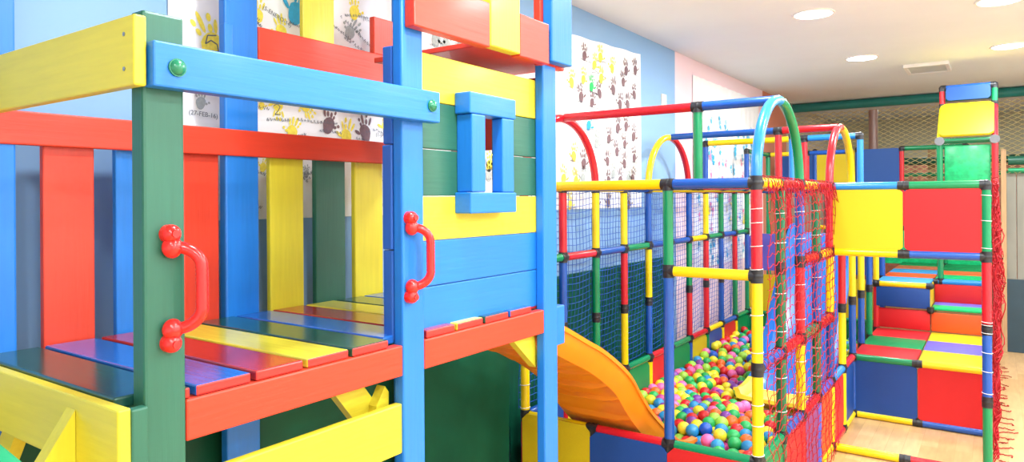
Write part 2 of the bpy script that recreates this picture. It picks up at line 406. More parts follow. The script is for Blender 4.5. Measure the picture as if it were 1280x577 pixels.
for r_, (l, r) in enumerate((('red', 'yellow'), ('green', 'violet'), ('red', 'yellow'))):
    tread(0, -1, 6+r_, 7+r_, 1, l); tread(-1, -2, 6+r_, 7+r_, 1, r)
riser(0, -1, 9, 1.05, 1.5, 'red'); riser(0, -1, 8.95, 1.5, 1.97, 'blue')
K.tube((0, 8.95, 2), (-1, 8.95, 2), 'yellow')
K.nodes.setdefault((-1, 8.95, 1.5), []).append(Vector((0, 0, 1)))
riser(-1, -2, 9, 1.05, 1.47, 'orange'); tread(-1, -2, 9, 9.5, 1.5, 'lime'); tread(-1, -2, 9.5, 10, 1.5, 'violet'); riser(-1, -2, 10, 1.5, 2.0, 'red')
K.panel([Vector((S-.012, 3.6, .62)), Vector((S-.012, 4.0, .62)), Vector((S-.012, 4.0, .8)), Vector((S-.012, 3.6, .8))], 'yellow', ch=.01, shrink=.004)
for k, (l, r) in enumerate((('sky', 'sky'), ('orange', 'lime'), ('sky', 'orange'), ('brown', 'green'), ('green', 'green'))):
    tread(0, -1, 9+k, 10+k, 2, l)
    if k: tread(-1, -2, 9+k, 10+k, 2, r)
K.tube((-1, 10, 2), (-2, 10, 2), 'sky')
for i in (-1, -2):
    K.tube((i, 14, 2), (i, 14, 4), 'green'); pass
K.tube((-1, 12, 2), (-1, 12, 4), 'green')
for i in (0, -1): K.tube((i, 14, 4), (i-1, 14, 4), 'blue')
# padded green back
bm = bmesh.new(); add_box(bm, -.3, .82, 5.62, 5.66, .8, 1.6, .01); obj('padded_screen', bm, M_PAD, K.root, True)
# rear coloured guard wall at the fifth level
for (x0, x1, c) in ((-1.18, -.83, 'navy'), (-.81, -.41, 'yellow'), (-.37, .02, 'navy')):
    K.panel([Vector((x0, 5.3, 1.65)), Vector((x1, 5.3, 1.65)), Vector((x1, 5.3, 2.05)), Vector((x0, 5.3, 2.05))], c, ch=.02, shrink=.004)
K.tube((-.08, 13.25, 3), (-.08, 13.25, 5.1), 'red'); K.tube((2.05, 13.25, 3), (2.05, 13.25, 5.12), 'blue')
K.tube((-.08, 13.25, 5.1), (-1.5, 13.25, 5.1), 'green')
K.tube((.97, 13.25, 3), (.97, 13.25, 5.12), 'blue'); K.tube((2.05, 13.25, 3), (-.08, 13.25, 3), 'yellow')
K.finish()

K = Kit('lookout_tower', 'tall narrow tower with a green padded screen and a sloping yellow roof panel', 'play tower', (.66, 4.1, FLOOR))
o = .1
A = (-1.12, 10); B = (-2.1, 10)
K.tube((-1.12, 10, 4), (-1.12, 10, 5.02), 'green'); K.tube((-2.1, 10, 4), (-2.1, 10, 5.02), 'red')
K.tube((-1.12, 10, 2), (-1.12, 10, 4), 'green'); K.tube((-2.1, 10, 2), (-2.1, 10, 4), 'red')
K.tube((-1.12, 10, 5.02), (-1.12, 11, 5.86), 'yellow'); K.tube((-2.1, 10, 5.02), (-2.1, 11, 5.86), 'red')
K.tube((-1.12, 10, 5.02), (-2.1, 10, 5.02), 'dgreen'); K.tube((-1.12, 11, 5.86), (-2.1, 11, 5.86), 'red')
K.tube((-1.12, 11, 5.86), (-1.12, 11, 6.29), 'red'); K.tube((-2.1, 11, 5.86), (-2.1, 11, 6.29), 'green'); K.tube((-1.12, 11, 6.29), (-2.1, 11, 6.29), 'blue')
for i in (-1.12, -2.1): sweep('hinge_cap', [G((i, 10, 5.02))+Vector((0, -.02, 0)), G((i, 10, 5.02))+Vector((0, -.045, 0))], .036, mat('grey_cap', (120, 124, 130), .4), K.root, 24)
up = Vector((0, -.02, .03))
K.panel([G((-1.08, 10, 5.04))+up, G((-2.1, 10, 5.04))+up, G((-2.1, 11, 5.84))+up, G((-1.08, 11, 5.84))+up], 'yellow', shrink=.01)
K.panel([G((-1.18, 10.93, 5.99)), G((-2.04, 10.93, 5.99)), G((-2.04, 10.93, 6.30)), G((-1.18, 10.93, 6.30))], 'navy', shrink=.005, ch=.02)
bm = bmesh.new(); add_box(bm, .48, .81, 4.02, 4.05, 1.62, 1.97, .01); obj('padded_screen', bm, M_PAD, K.root, True)
K.finish()

# ------------------------------------------------------------------ wooden playhouse
PH = thing('wooden_playhouse', 'painted timber playhouse with a board deck, slatted back and small blue window', 'playhouse', (-.8, -1.6, FLOOR))
def wb(name, x0, x1, y0, y1, z0, z1, col, ax, bev=.004, par=None): return box(name, x0, x1, y0, y1, z0, z1, W[col+ax], par or PH, bev)
F = -.475; FB = -.511
wb('post', FB-.01, F, -2.372, -2.290, FLOOR, 1.9, 'green', 'z', .006)
wb('post', FB, F, -1.674, -1.588, FLOOR, 2.62, 'blue', 'z', .006)
wb('post', FB, F, -.956, -.866, FLOOR, 2.02, 'blue', 'z', .006)
# back posts and stiffeners
wb('post', -1.216, -1.18, -1.745, -1.622, FLOOR, 2.60, 'blue', 'z', .006)
wb('post', -1.216, -1.18, -2.44, -2.325, FLOOR, 2.60, 'blue', 'z', .006)
wb('post', -1.216, -1.18, -.96, -.87, FLOOR, 2.60, 'blue', 'z', .006)
wb('cleat', -1.18, -1.15, -1.765, -1.735, 1.96, 2.10, 'blue', 'z')
# deck
wb('joist', FB+.001, F-.001, -2.289, -1.675, 1.060, 1.143, 'red', 'y'); wb('joist', FB+.001, F-.001, -1.587, -.957, 1.060, 1.143, 'red', 'y'); wb('joist', -1.18, -1.144, -2.36, -.87, 1.060, 1.143, 'red', 'y')
wb('joist', -.85, -.815, -2.36, -.87, 1.060, 1.143, 'red', 'y')
cols = ['green', 'blue', 'red', 'yellow']
y = -2.404; k = 0
while y < -.93:
    y1 = min(y+.126, -.87)
    xe = -.481
    bm = bmesh.new()
    if k == 0: add_box(bm, -1.178, -.523, y, y1, 1.1435, 1.166, .004); add_box(bm, -.55, xe, -2.289, y1, 1.1435, 1.166, .004)
    elif y < -1.6 < y1+.02 or y1 > -.96: add_box(bm, -1.178, -.513, y, y1, 1.1435, 1.166, .004)
    else: add_box(bm, -1.178, xe, y, y1, 1.1435, 1.166, .004)
    for f in bm.faces:
        f.material_index = 1 if f.normal.x > .7 and f.calc_center_median().x > -.485 else 0
    o = obj('deck_board', bm, [W[cols[k % 4]+'d'], W['redendy']], PH)
    y += .1385; k += 1
# slatted back
for y0, y1, c in ((-2.26, -2.133, 'red'), (-2.077, -1.96, 'blue'), (-1.877, -1.759, 'red'), (-1.568, -1.427, 'yellow'), (-1.373, -1.232, 'green'), (-1.184, -1.034, 'yellow')):
    wb('slat', -1.218, -1.196, y0, y1, 1.03, 1.70, c, 'z')
wb('rail', -1.196, -1.172, -2.46, -.985, 1.682, 1.768, 'red', 'y')
wb('rail', -1.1955, -1.1795, -1.6215, -1.0, 1.995, 2.120, 'red', 'y')
wb('fence_board', -1.216, -1.196, -1.425, -1.28, 2.03, 2.62, 'yellow', 'z'); wb('fence_board', -1.216, -1.190, -1.083, -.962, 2.121, 2.27, 'red', 'z')
wb('fence_board', -1.18, -1.16, -1.02, -.99, 1.66, 1.77, 'blue', 'z')
# blue hand rail with bolt caps
wb('rail', F, -.439, -2.37, -1.557, 1.752, 1.838, 'blue', 'y')
for y, z in ((-2.325, 1.792), (-1.592, 1.797)):
    bm = bmesh.new(); add_sphere(bm, (-.440, y, z), .0165, 20, 12, (.85, 1, 1)); add_sweep(bm, [(-.4395, y, z), (-.435, y, z)], .0175, 20)
    obj('bolt_cap', bm, M_CAP, PH, True)
# left end boards
wb('side_board', -1.30, -.457, -2.397, -2.373, 1.752, 1.884, 'yellow', 'x'); wb('side_board', -1.30, -.457, -2.430, -2.406, 1.025, 1.160, 'yellow', 'x')
wb('side_board', -.622, -.457, -2.4305, -2.4062, .7, 1.024, 'yellow', 'z')
prism('brace', [(-.655, -2.431, 1.135), (-.655, -2.431, .80), (-.655, -2.60, .80), (-.655, -2.60, .87)], (.035, 0, 0), W['yellowz'], PH)
wb('side_board', -.480, -.4575, -2.4055, -2.3735, .7, 1.155, 'green', 'z')
prism('brace', [(-1.05, -2.40, 1.02), (-.98, -2.40, 1.02), (-1.15, -2.40, .80), (-1.22, -2.40, .80)], (0, .03, 0), W['yellowx'], PH)
M_SCREW = mat('steel_screw', (150, 156, 170), .35, metal=.8)
for z in (1.785, 1.85):
    sweep('screw', [(-.492, -2.3972, z), (-.492, -2.3985, z)], .004, M_SCREW, PH, 14)
# lower yellow rail and knee braces
wb('rail', FB+.006, F-.006, -2.29, -1.674, .85, .985, 'yellow', 'y')
prism('brace', [(-.56, -1.86, 1.06), (-.56, -1.76, 1.06), (-.56, -1.60, .86), (-.56, -1.70, .86)], (-.03, 0, 0), W['yellowy'], PH)
prism('brace', [(-.53, -1.722, .98), (-.53, -1.690, 1.028), (-.53, -1.676, 1.01), (-.53, -1.676, .86), (-.53, -1.722, .86)], (-.03, 0, 0), W['yellowy'], PH)
prism('brace', [(-.520, -1.10, 1.06), (-.520, -.96, 1.06), (-.520, -.93, .955), (-.520, -.945, .93)], (-.03, 0, 0), W['yellowy'], PH)
# side stop boards next to the doorway
for z0, z1, yy in ((1.69, 1.96, -1.668), (1.40, 1.688, -1.672), (1.15, 1.398, -1.670)): wb('door_lining', -.548, -.512, yy-.006, yy+.05, z0, z1, 'dblue', 'z')
for z0, z1 in ((.985, 1.132),): wb('door_lining', -.548, -.512, -.88, -.752, z0, z1, 'blue', 'z')
# front wall boards, with the window opening cut in the middle boards
bz = [(1.153, 1.283, 'blue'), (1.285, 1.416, 'blue'), (1.418, 1.546, 'yellow'), (1.548, 1.683, 'green'), (1.686, 1.822, 'green'), (1.824, 1.962, 'yellow')]
for z0, z1, c in bz:
    if c == 'green':
        bm = bmesh.new(); add_box(bm, FB-.022, FB, -1.60, -1.345, z0, z1, .003); add_box(bm, FB-.022, FB, -1.188, -.87, z0, z1, .003)
        obj('wall_board', bm, W['greeny'], PH)
    else: wb('wall_board', FB-.022, FB, -1.60, -.87, z0, z1, c, 'y', .003)
wf = wb('window_frame', FB, -.450, -1.407, -1.164, 1.797, 1.862, 'blue', 'y')
wb('window_sill', FB, -.448, -1.409, -1.166, 1.494, 1.558, 'blue', 'y')
wb('window_stile', FB, -.450, -1.398, -1.330, 1.559, 1.796, 'blue', 'z'); wb('window_stile', -.493, -.450, -1.240, -1.176, 1.559, 1.796, 'blue', 'z')
# roof boards
wb('roof_board', F, -.438, -1.662, -1.319, 2.006, 2.145, 'red', 'y'); wb('roof_board', F, -.438, -1.155, -.972, 2.006, 2.148, 'red', 'y')
wb('roof_board', F, -.436, -1.318, -1.156, 2.012, 2.60, 'yellow', 'z')
wb('roof_board', F, -.436, -.955, -.814, 2.022, 2.60, 'blue', 'z'); wb('roof_board', F-.03, F, -.97, -.806, 2.012, 2.60, 'red', 'z')
bm = bmesh.new(); add_box(bm, -.95, -.476, -1.316, -.815, 2.018, 2.036, .003); obj('roof_deck', bm, W['redx'], PH)
wb('end_board', -.98, -.512, -.864, -.842, 1.729, 1.99, 'red', 'x')
# grips
def grip(y, zt, zb, par):
    x = F
    bm = bmesh.new()
    for z, s in ((zt, 1), (zb, -1)):
        add_sphere(bm, (x+.012, y, z+s*.012), .0185, 18, 12, (.9, 1, 1)); add_sphere(bm, (x+.011, y+.002, z-s*.014), .0195, 18, 12, (.9, 1, 1.1))
        add_sweep(bm, [(x, y, z+s*.012), (x+.01, y, z+s*.012)], .0185, 18)
        add_sweep(bm, [(x+.026, y, z+s*.013), (x+.031, y, z+s*.013)], .008, 14)
    pts = []
    z0, z1 = zt-.014, zb+.014
    n = 40
    for k in range(n+1):
        t = k/n
        if t < .25: a = t/.25*PI/2; px = .012+.052*math.sin(a); pz = z0-.040*(1-math.cos(a))
        elif t > .75: a = (1-t)/.25*PI/2; px = .012+.052*math.sin(a); pz = z1+.040*(1-math.cos(a))
        else: px = .064+.0008*math.sin(t*120); pz = z0-.04+(z1-z0+.08)*(t-.25)/.5
        pts.append((x+px*.62, y+px*.72, pz))
    add_sweep(bm, pts, .0118, 16)
    obj('hand_grip', bm, M_GRIP, par, True)
grip(-2.325, 1.462, 1.275, PH); grip(-1.652, 1.475, 1.285, PH)
# green tube in the lower left corner
t = sweep('foam_tube', [(-.70, -2.60, 1.155), (-.385, -2.60, 1.062)], .028, mat('green_foam', (8, 140, 92), .6), n=28)
bm = bmesh.new(); n = 28
a0 = Vector((-.78, -2.62, 1.16)); a1 = Vector((-.372, -2.60, 1.08)); d = (a1-a0).normalized(); u, w = frame_of(d)
def ring(c, r): return [bm.verts.new(c+(u*math.cos(2*PI*k/n)+w*math.sin(2*PI*k/n))*r) for k in range(n)]
RR = [ring(a0, .016), ring(a0, .03), ring(a1-d*.004, .03), ring(a1, .027), ring(a1, .016), ring(a1-d*.05, .015), ring(a0, .015)]
for a, b in zip(RR, RR[1:]):
    for k in range(n): bm.faces.new((a[k], a[(k+1) % n], b[(k+1) % n], b[k]))
bpy.data.objects.remove(t, do_unlink=True)
tag(obj('foam_tube', bm, mat('green_foam', (8, 140, 92), .6), None, True), 'hollow green foam covered tube at the bottom left corner by the yellow boards', 'tube')

# ------------------------------------------------------------------ slides
def slide(name, label, prof, xc, half, m, foot=None, axis=1):
    root = thing(name, label, 'slide', (xc, prof[0][0], prof[0][1]))
    P_ = [Vector((0, a, b)) for a, b in prof]
    # resample with Catmull-Rom
    def cr(p0, p1, p2, p3, t): return .5*((2*p1)+(-p0+p2)*t+(2*p0-5*p1+4*p2-p3)*t*t+(-p0+3*p1-3*p2+p3)*t**3)
    pts = []
    for i in range(len(P_)-1):
        q = [P_[max(i-1, 0)], P_[i], P_[i+1], P_[min(i+2, len(P_)-1)]]
        for k in range(10): pts.append(cr(*q, k/10))
    pts.append(P_[-1])
    def sect(dep, rib):
        h = half
        up = [(-h-.022, -.018), (-h-.02, .0), (-h+.012, .004), (-h+.03, -dep*.75), (-h+.07, -dep*.97), (0, -dep-.004*1), (h-.07, -dep*.97), (h-.03, -dep*.75), (h-.012, .004), (h+.02, 0), (h+.022, -.018)]
        lo = [(h+.012, -.018), (h+.008, -.035), (h-.002, -.062), (h-.03, -dep-.02), (h-.10, -dep-.024-rib), (0, -dep-.026-rib), (-h+.10, -dep-.024-rib), (-h+.03, -dep-.02), (-h+.002, -.062), (-h-.008, -.035), (-h-.012, -.018)]
        return up+lo
    cut = len(pts)-1 if not foot else int(len(pts)*foot[0])
    def build(nm, a, b, mm):
        bm = bmesh.new(); rings = []; acc = 0
        for i in range(a, b+1):
            d = (pts[min(i+1, len(pts)-1)]-pts[max(i-1, 0)]).normalized(); nrm = Vector((1, 0, 0)).cross(d)
            if nrm.z < 0: nrm = -nrm
            t = i/(len(pts)-1); dep = .082*(1-.45*max(0, (t-.85)/.15))
            s = sum((pts[k+1]-pts[k]).length for k in range(i))
            ph = (s % .17)/.17; rib = .020*math.exp(-((ph-.5)/.06)**2)
            rings.append([bm.verts.new(Vector((xc+u_, pts[i].y, pts[i].z))+nrm*v_) for u_, v_ in sect(dep, rib)])
        m_ = len(rings[0])
        for p, q in zip(rings, rings[1:]):
            for k in range(m_): bm.faces.new((p[k], p[(k+1) % m_], q[(k+1) % m_], q[k]))
        bm.faces.new(rings[0]); bm.faces.new(rings[-1])
        return obj(nm, bm, mm, root, True)
    build('chute', 0, cut, m)
    if foot: build('chute_foot', cut, len(pts)-1, foot[1])
    return root
slide('orange_slide', 'orange plastic slide running from the wooden playhouse down into the ball pit',
      [(-.90, 1.115), (-.72, 1.042), (-.536, .958), (-.394, .893), (-.237, .804), (-.112, .716), (-.008, .611), (.116, .50), (.297, .37), (.45, .27), (.60, .215), (.72, .20)], -.775, .225, M_SLIDE)
slide('blue_slide', 'blue plastic slide with a yellow foot inside the ball pit behind the red net',
      [(3.2, 1.32), (3.0, 1.28), (2.7, 1.02), (2.4, .72), (2.15, .47), (1.95, .34), (1.75, .29), (1.6, .285), (1.5, .30)], -.31, .24, M_SLIDEB, (.70, M_FOOTY))

# ------------------------------------------------------------------ nets
lines = []
nY, nZ = 96, 30
def bnet(y, z):
    z_ = z; f = max(0, (1.05-z)/.65)
    x = -1.235-.012*math.sin(y*7)-.03*f*math.sin(y*PI/.4)**2-.02*f
    yy = y+.004*math.sin(z*20+y*3); zz = z_-.012*math.sin((y % .4)/.4*PI)*(1+1.5*f)+.004*math.sin(y*9)
    return (max(x, -1.31), yy, zz)
for a in range(nY+1):
    y = .02+a*3.96/nY; lines.append([bnet(y, .42+k*1.17/28) for k in range(29)])
for b in range(nZ+1):
    z = .43+b*1.15/nZ; lines.append([bnet(.02+k*3.96/160, z) for k in range(161)])
tag(ropes('safety_net', lines, .0021, M_ROPEB, n=3), 'blue square mesh safety net hung along the wall side of the ball pit', 'net')

# red rope net on the open side of the pit
def rnet(y, z, ph=0):
    x = .036+.006*math.sin(y*11+z*5)+.004*math.sin(z*23)
    if z < .45: x += .012
    return Vector((x, y+.006*math.sin(z*19+y*5)+.004*math.sin(z*41), z-.014*abs(math.sin(y*PI/.102+.3*math.sin(z*9)))))
lines = []
rz = random.Random(4)
ny = 15
for a in range(ny+1):
    y = .05+a*1.53/ny; lines.append([rnet(y+.012*math.sin(k*.9+a), .0+k*1.62/60) for k in range(61)])
for b in range(34):
    z = .02+b*.048; sl = .05
    lines.append([rnet(.03+k*1.57/100, max(0, min(1.64, z+sl*(k/100-.5)))) for k in range(101)])
# cord wrapped round the horizontal tubes
def wrap(y0, y1, z, turns, x=0, r=.031, jit=.004):
    n = turns*12; out = []
    for k in range(n+1):
        a = 2*PI*k/12; rr = r+rz.uniform(0, jit)
        out.append((x+rr*math.cos(a), y0+(y1-y0)*k/n+.01*math.sin(k*.37), z+rr*math.sin(a)))
    return out
lines.append(wrap(.03, 1.58, 1.6, 22)); lines.append(wrap(.03, 1.58, .8, 22)); lines.append(wrap(.4, 1.58, .4, 15)); lines.append(wrap(.8, 1.58, 1.2, 12))
for k in range(26):   # loose loops along the top
    y = .05+k*.06; w_ = rz.uniform(.05, .12); dz = rz.uniform(.05, .13)
    lines.append([(.035+.02*math.sin(PI*q/10)+rz.uniform(-.003, .003), y+w_*q/10, 1.6-dz*math.sin(PI*q/10)+.012) for q in range(11)])
tag(ropes('rope_net', lines, .0019, M_ROPE, n=5), 'red knotted rope net with frayed loops tied over the open side of the ball pit', 'net')

# red net hung by the right post, seen edge-on
lines = []
def enet(y, z, s=1):
    f = max(0, 1-abs(z-1.0)/.95)
    x = .825+.015*math.sin(y*9+z*6)**2+f*(.015+.03*s)*(.6+.4*math.sin(y*4+1))+.012*math.sin(z*31+y*17)
    return (x, y+.012*math.sin(z*14+s), z)
for a in range(80):
    y = 1.62+a*.045; sc = rz.random(); lines.append([enet(y+.02*math.sin(k*.7+a), .0+k*1.6/50, sc) for k in range(51)])
for b in range(40):
    z = .02+b*.041; sc = rz.random(); lines.append([enet(1.6+k*3.6/140, z+.02*math.sin(k*.35+b), sc) for k in range(141)])
for k in range(70):  # frayed tails and loops
    y = 1.6+rz.random()**1.3*3.4; z = rz.uniform(.0, 1.6); x = .84; pl = []
    for q in range(10): pl.append((x, y, max(FLOOR+.004, z))); x += rz.uniform(-.005, .007); y += rz.uniform(-.02, .02); z -= rz.uniform(-.006, .014)
    lines.append(pl)
for k in range(26):
    y = 1.7+k*.12; x = .85; pl = []
    for q in range(14): pl.append((x, y, FLOOR+.006)); x += rz.uniform(-.006, .016); y += rz.uniform(-.02, .02)
    lines.append(pl)
tag(ropes('rope_net', lines, .0030, M_ROPE, n=5), 'bunched red rope net hanging down behind the right hand corner post to the floor', 'net')

# tan diamond net at the far side of the room
lines = []
YN = 6.6
c = .095; 
for k in range(-30, 62):
    for sgn in (1, -1):
        pl = []
        for q in range(50):
            z = 2.62-q*.018*1.0
            x = -1.33+k*c+sgn*(q*.018/.55)+.0
            if XW < x < 3.4: pl.append((x, YN+.01*math.sin(x*4), z))
        if len(pl) > 2: lines.append(pl)
tag(ropes('diamond_net', lines, .0035, M_ROPEY, n=4), 'tan diamond mesh netting stretched under the teal beam across the far end', 'net')
tag(sweep('ceiling_beam', [(XW+.005, YN, 2.700), (3.4, YN, 2.700)], .056, M_TEAL, None, 28), 'long teal round beam across the far end just under the ceiling', 'beam')
tag(sweep('round_post', [(-.40, YN, FLOOR), (-.40, YN, 2.61)], .052, M_BROWNPOST, None, 24), 'brown round post standing under the teal beam', 'post')
tag(sweep('guard_pipe', [(XW+.002, 6.7, 1.96), (XR-.002, 6.7, 1.96)], .045, M_DGREEN, None, 20), 'thick dark green pipe behind the tower, upper of the two', 'pipe')
tag(sweep('guard_pipe', [(XW+.002, 6.78, 1.80), (XR-.002, 6.78, 1.80)], .022, M_LGREEN, None, 20), 'thin green pipe below the thick dark green one', 'pipe')
tag(box('timber_post', .16, .24, 6.85, 6.93, FLOOR, 2.12, M_PINE), 'pale pine post seen left of the tower screen', 'post')
tag(box('timber_post', .885, .930, 5.44, 5.485, FLOOR, 2.0, M_PINE), 'pale pine post standing right of the tower by the grey boards', 'post')
tag(sweep('guard_pipe', [(.945, 5.46, 1.885), (XR-.002, 5.46, 1.885)], .045, M_DGREEN, None, 20), 'dark green pipe above the grey upright boards at the right edge', 'pipe')
tag(sweep('guard_pipe', [(.945, 5.46, 1.79), (XR-.002, 5.46, 1.79)], .02, M_LGREEN, None, 20), 'thin green pipe just above the grey upright boards at the right edge', 'pipe')
M_GREYB = mat('grey_board', (128, 128, 118), .5, grain=(3, 3, 1), var=.15, scale=2)
t = thing('board_partition', 'pale grey upright board screen with a dark slate base at the right edge', 'partition', (1.4, 5.52, FLOOR))
bm = bmesh.new()
for k in range(12): add_box(bm, .93+k*.085, .93+k*.085+.081, 5.52, 5.54, .70, 1.76, .004)
obj('board_screen', bm, M_GREYB, t); box('base_panel', .90, 1.96, 5.50, 5.56, FLOOR, .70, mat('slate_blue_grey', (38, 62, 74), .5), t)
bm = bmesh.new()
add_box(bm, -1.3, 2.6, 8.6, 8.65, FLOOR, 2.02, .0)
tag(obj('brick_panel', bm, mat('brick_red_panel', (170, 110, 88), .7, var=.3, scale=12)), 'reddish panel far beyond the netting', 'panel')

# ------------------------------------------------------------------ tarps and mats
def cloth(name, x, y0, y1, z0, z1, m, amp=.006, fr=9, th=.004):
    bm = bmesh.new(); ny_, nz_ = 90, 12; g = []
    for a in range(ny_+1):
        y = y0+(y1-y0)*a/ny_
        g.append([bm.verts.new((x+amp*math.sin(y*fr)*(.4+.6*(1-b/nz_))+amp*.5*math.sin(y*fr*2.3+b*.4), y, z0+(z1-z0)*b/nz_)) for b in range(nz_+1)])
    for a in range(ny_):
        for b in range(nz_): bm.faces.new((g[a][b], g[a+1][b], g[a+1][b+1], g[a][b+1]))
    bmesh.ops.solidify(bm, geom=bm.faces[:], thickness=th)
    return obj(name, bm, m, None, True)
tag(cloth('tarpaulin', -1.262, -2.6, -.06, FLOOR+.01, 1.05, M_TARP, .008, 6), 'dark green tarpaulin hanging behind the space under the playhouse deck', 'tarpaulin')
tag(cloth('padded_mat', -1.325, .03, 2.35, FLOOR+.01, 1.07, M_MAT, .006, 12, .012), 'dark green mat lining the wall behind the blue net', 'mat')

# ------------------------------------------------------------------ handprint banners
HC = dict(y=(244, 226, 90), m=(128, 104, 110), b=(60, 170, 222), g=(60, 200, 110), k=(170, 178, 178), p=(240, 140, 180), o=(250, 170, 90), c=(90, 190, 226))
M_SHEET = mat('white_sheet', (243, 244, 246), .85, .2, var=.02, scale=6)
HM = {k: mat('hand_paint_'+k, c, .7, .2, var=.12, scale=90) for k, c in HC.items()}
M_INK = mat('ink', (96, 104, 116), .7)
KEYS = list(HC)
def hand(bm, x, y, z, s, rot, mi, rnd, bold=1.0, spot=False):
    """child's hand print, s = overall height"""
    ca, sa = math.cos(math.radians(rot)), math.sin(math.radians(rot)); fl = rnd.choice((-1, 1))
    def put(pts):
        vs = [bm.verts.new((x, y+(u*ca+v*sa)*s, z+(-u*sa+v*ca)*s)) for u, v in pts]
        f = bm.faces.new(vs); f.material_index = mi
        if f.normal.x < 0: f.normal_flip()
    n = 14
    put([((.20+.02*math.sin(3*a))*math.cos(a)*bold+fl*.03*math.sin(a), -.22+.25*math.sin(a)*bold) for a in [2*PI*k/n for k in range(n)]])
    for (bx, by, an, ln, w) in ((-.16, 0, -22, .30, .042), (-.06, .03, -8, .38, .045), (.05, .03, 5, .36, .045), (.14, -.01, 18, .28, .038), (.2, -.25, 62, .26, .05)):
        bx *= fl; an = an*fl+rnd.uniform(-5, 5); a0 = math.radians(an); ln *= rnd.uniform(.85, 1.1)
        segs = ((.0, 1),) if rnd.random() < .5 else ((.0, .45), (.55, 1))
        for t0, t1 in segs:
            q = []
            for k in range(10):
                b = 2*PI*k/10; l = (t0+t1)/2*ln+(t1-t0)/2*ln*math.cos(b); ww = w*math.sin(b)*bold
                q.append((bx+math.sin(a0)*l+math.cos(a0)*ww, by+math.cos(a0)*l-math.sin(a0)*ww))
            put(q)
def stroke(bm, x, pts, w, mi):
    for (a, b), (c_, d) in zip(pts, pts[1:]):
        dy, dz = c_-a, d-b; L = math.hypot(dy, dz) or 1; ny_, nz_ = -dz/L*w/2, dy/L*w/2
        f = bm.faces.new([bm.verts.new(v) for v in ((x, a+ny_, b+nz_), (x, c_+ny_, d+nz_), (x, c_-ny_, d-nz_), (x, a-ny_, b-nz_))]); f.material_index = mi
        if f.normal.x < 0: f.normal_flip()
def scribble(bm, x, y, z, ln, h, rot, mi, rnd, w=.0022):
    h *= 1.35 if y < 0 else 1.1; w *= 1.15; ln *= 1.2
    """illegible handwriting"""
    ca, sa = math.cos(math.radians(rot)), math.sin(math.radians(rot)); p = 0
    while p < ln:
        lw = rnd.uniform(.6, .9)*h; q = [(p, rnd.uniform(0, .3)*h), (p+lw*.3, rnd.uniform(.7, 1)*h), (p+lw*.6, rnd.uniform(0, .3)*h), (p+lw, rnd.uniform(.3, 1)*h)]
        stroke(bm, x, [(y+u*ca-v*sa, z+u*sa+v*ca) for u, v in q], w, mi); p += lw*1.3
        if rnd.random() < .12: p += h
TXT = {}
def text(bm, s, x, y, z, size, rot, mi):
    if s not in TXT:
        cu = bpy.data.curves.new('t', 'FONT'); cu.body = s; cu.size = 1; cu.resolution_u = 3; o = bpy.data.objects.new('t', cu); C.objects.link(o)
        bpy.context.view_layer.update()
        me = bpy.data.meshes.new_from_object(o.evaluated_get(bpy.context.evaluated_depsgraph_get()))
        TXT[s] = ([tuple(v.co) for v in me.vertices], [tuple(p.vertices) for p in me.polygons])
        bpy.data.objects.remove(o, do_unlink=True); bpy.data.curves.remove(cu); bpy.data.meshes.remove(me)
    ca, sa = math.cos(math.radians(rot)), math.sin(math.radians(rot)); V, Fs = TXT[s]
    vs = [bm.verts.new((x, y+(a*ca-b*sa)*size, z+(a*sa+b*ca)*size)) for a, b, _ in V]
    for f in Fs:
        try: g = bm.faces.new([vs[i] for i in f]); g.material_index = mi
        except ValueError: pass
def sheet(bm, x, y0, y1, zb, ztop, fold=0):
    n = 60; g = []
    for k in range(n+1):
        y = y0+(y1-y0)*k/n; xx = x+fold*math.sin(y*40); zt = ztop(k/n)
        g.append([bm.verts.new(p) for p in ((xx, y, zb), (xx, y, zt), (xx-.002, y, zt), (xx-.002, y, zb))])
    for k in range(n):
        for q in range(4): bm.faces.new((g[k][q], g[k+1][q], g[k+1][(q+1) % 4], g[k][(q+1) % 4]))
    bm.faces.new(g[0]); bm.faces.new(g[-1])
    bmesh.ops.recalc_face_normals(bm, faces=bm.faces[:])
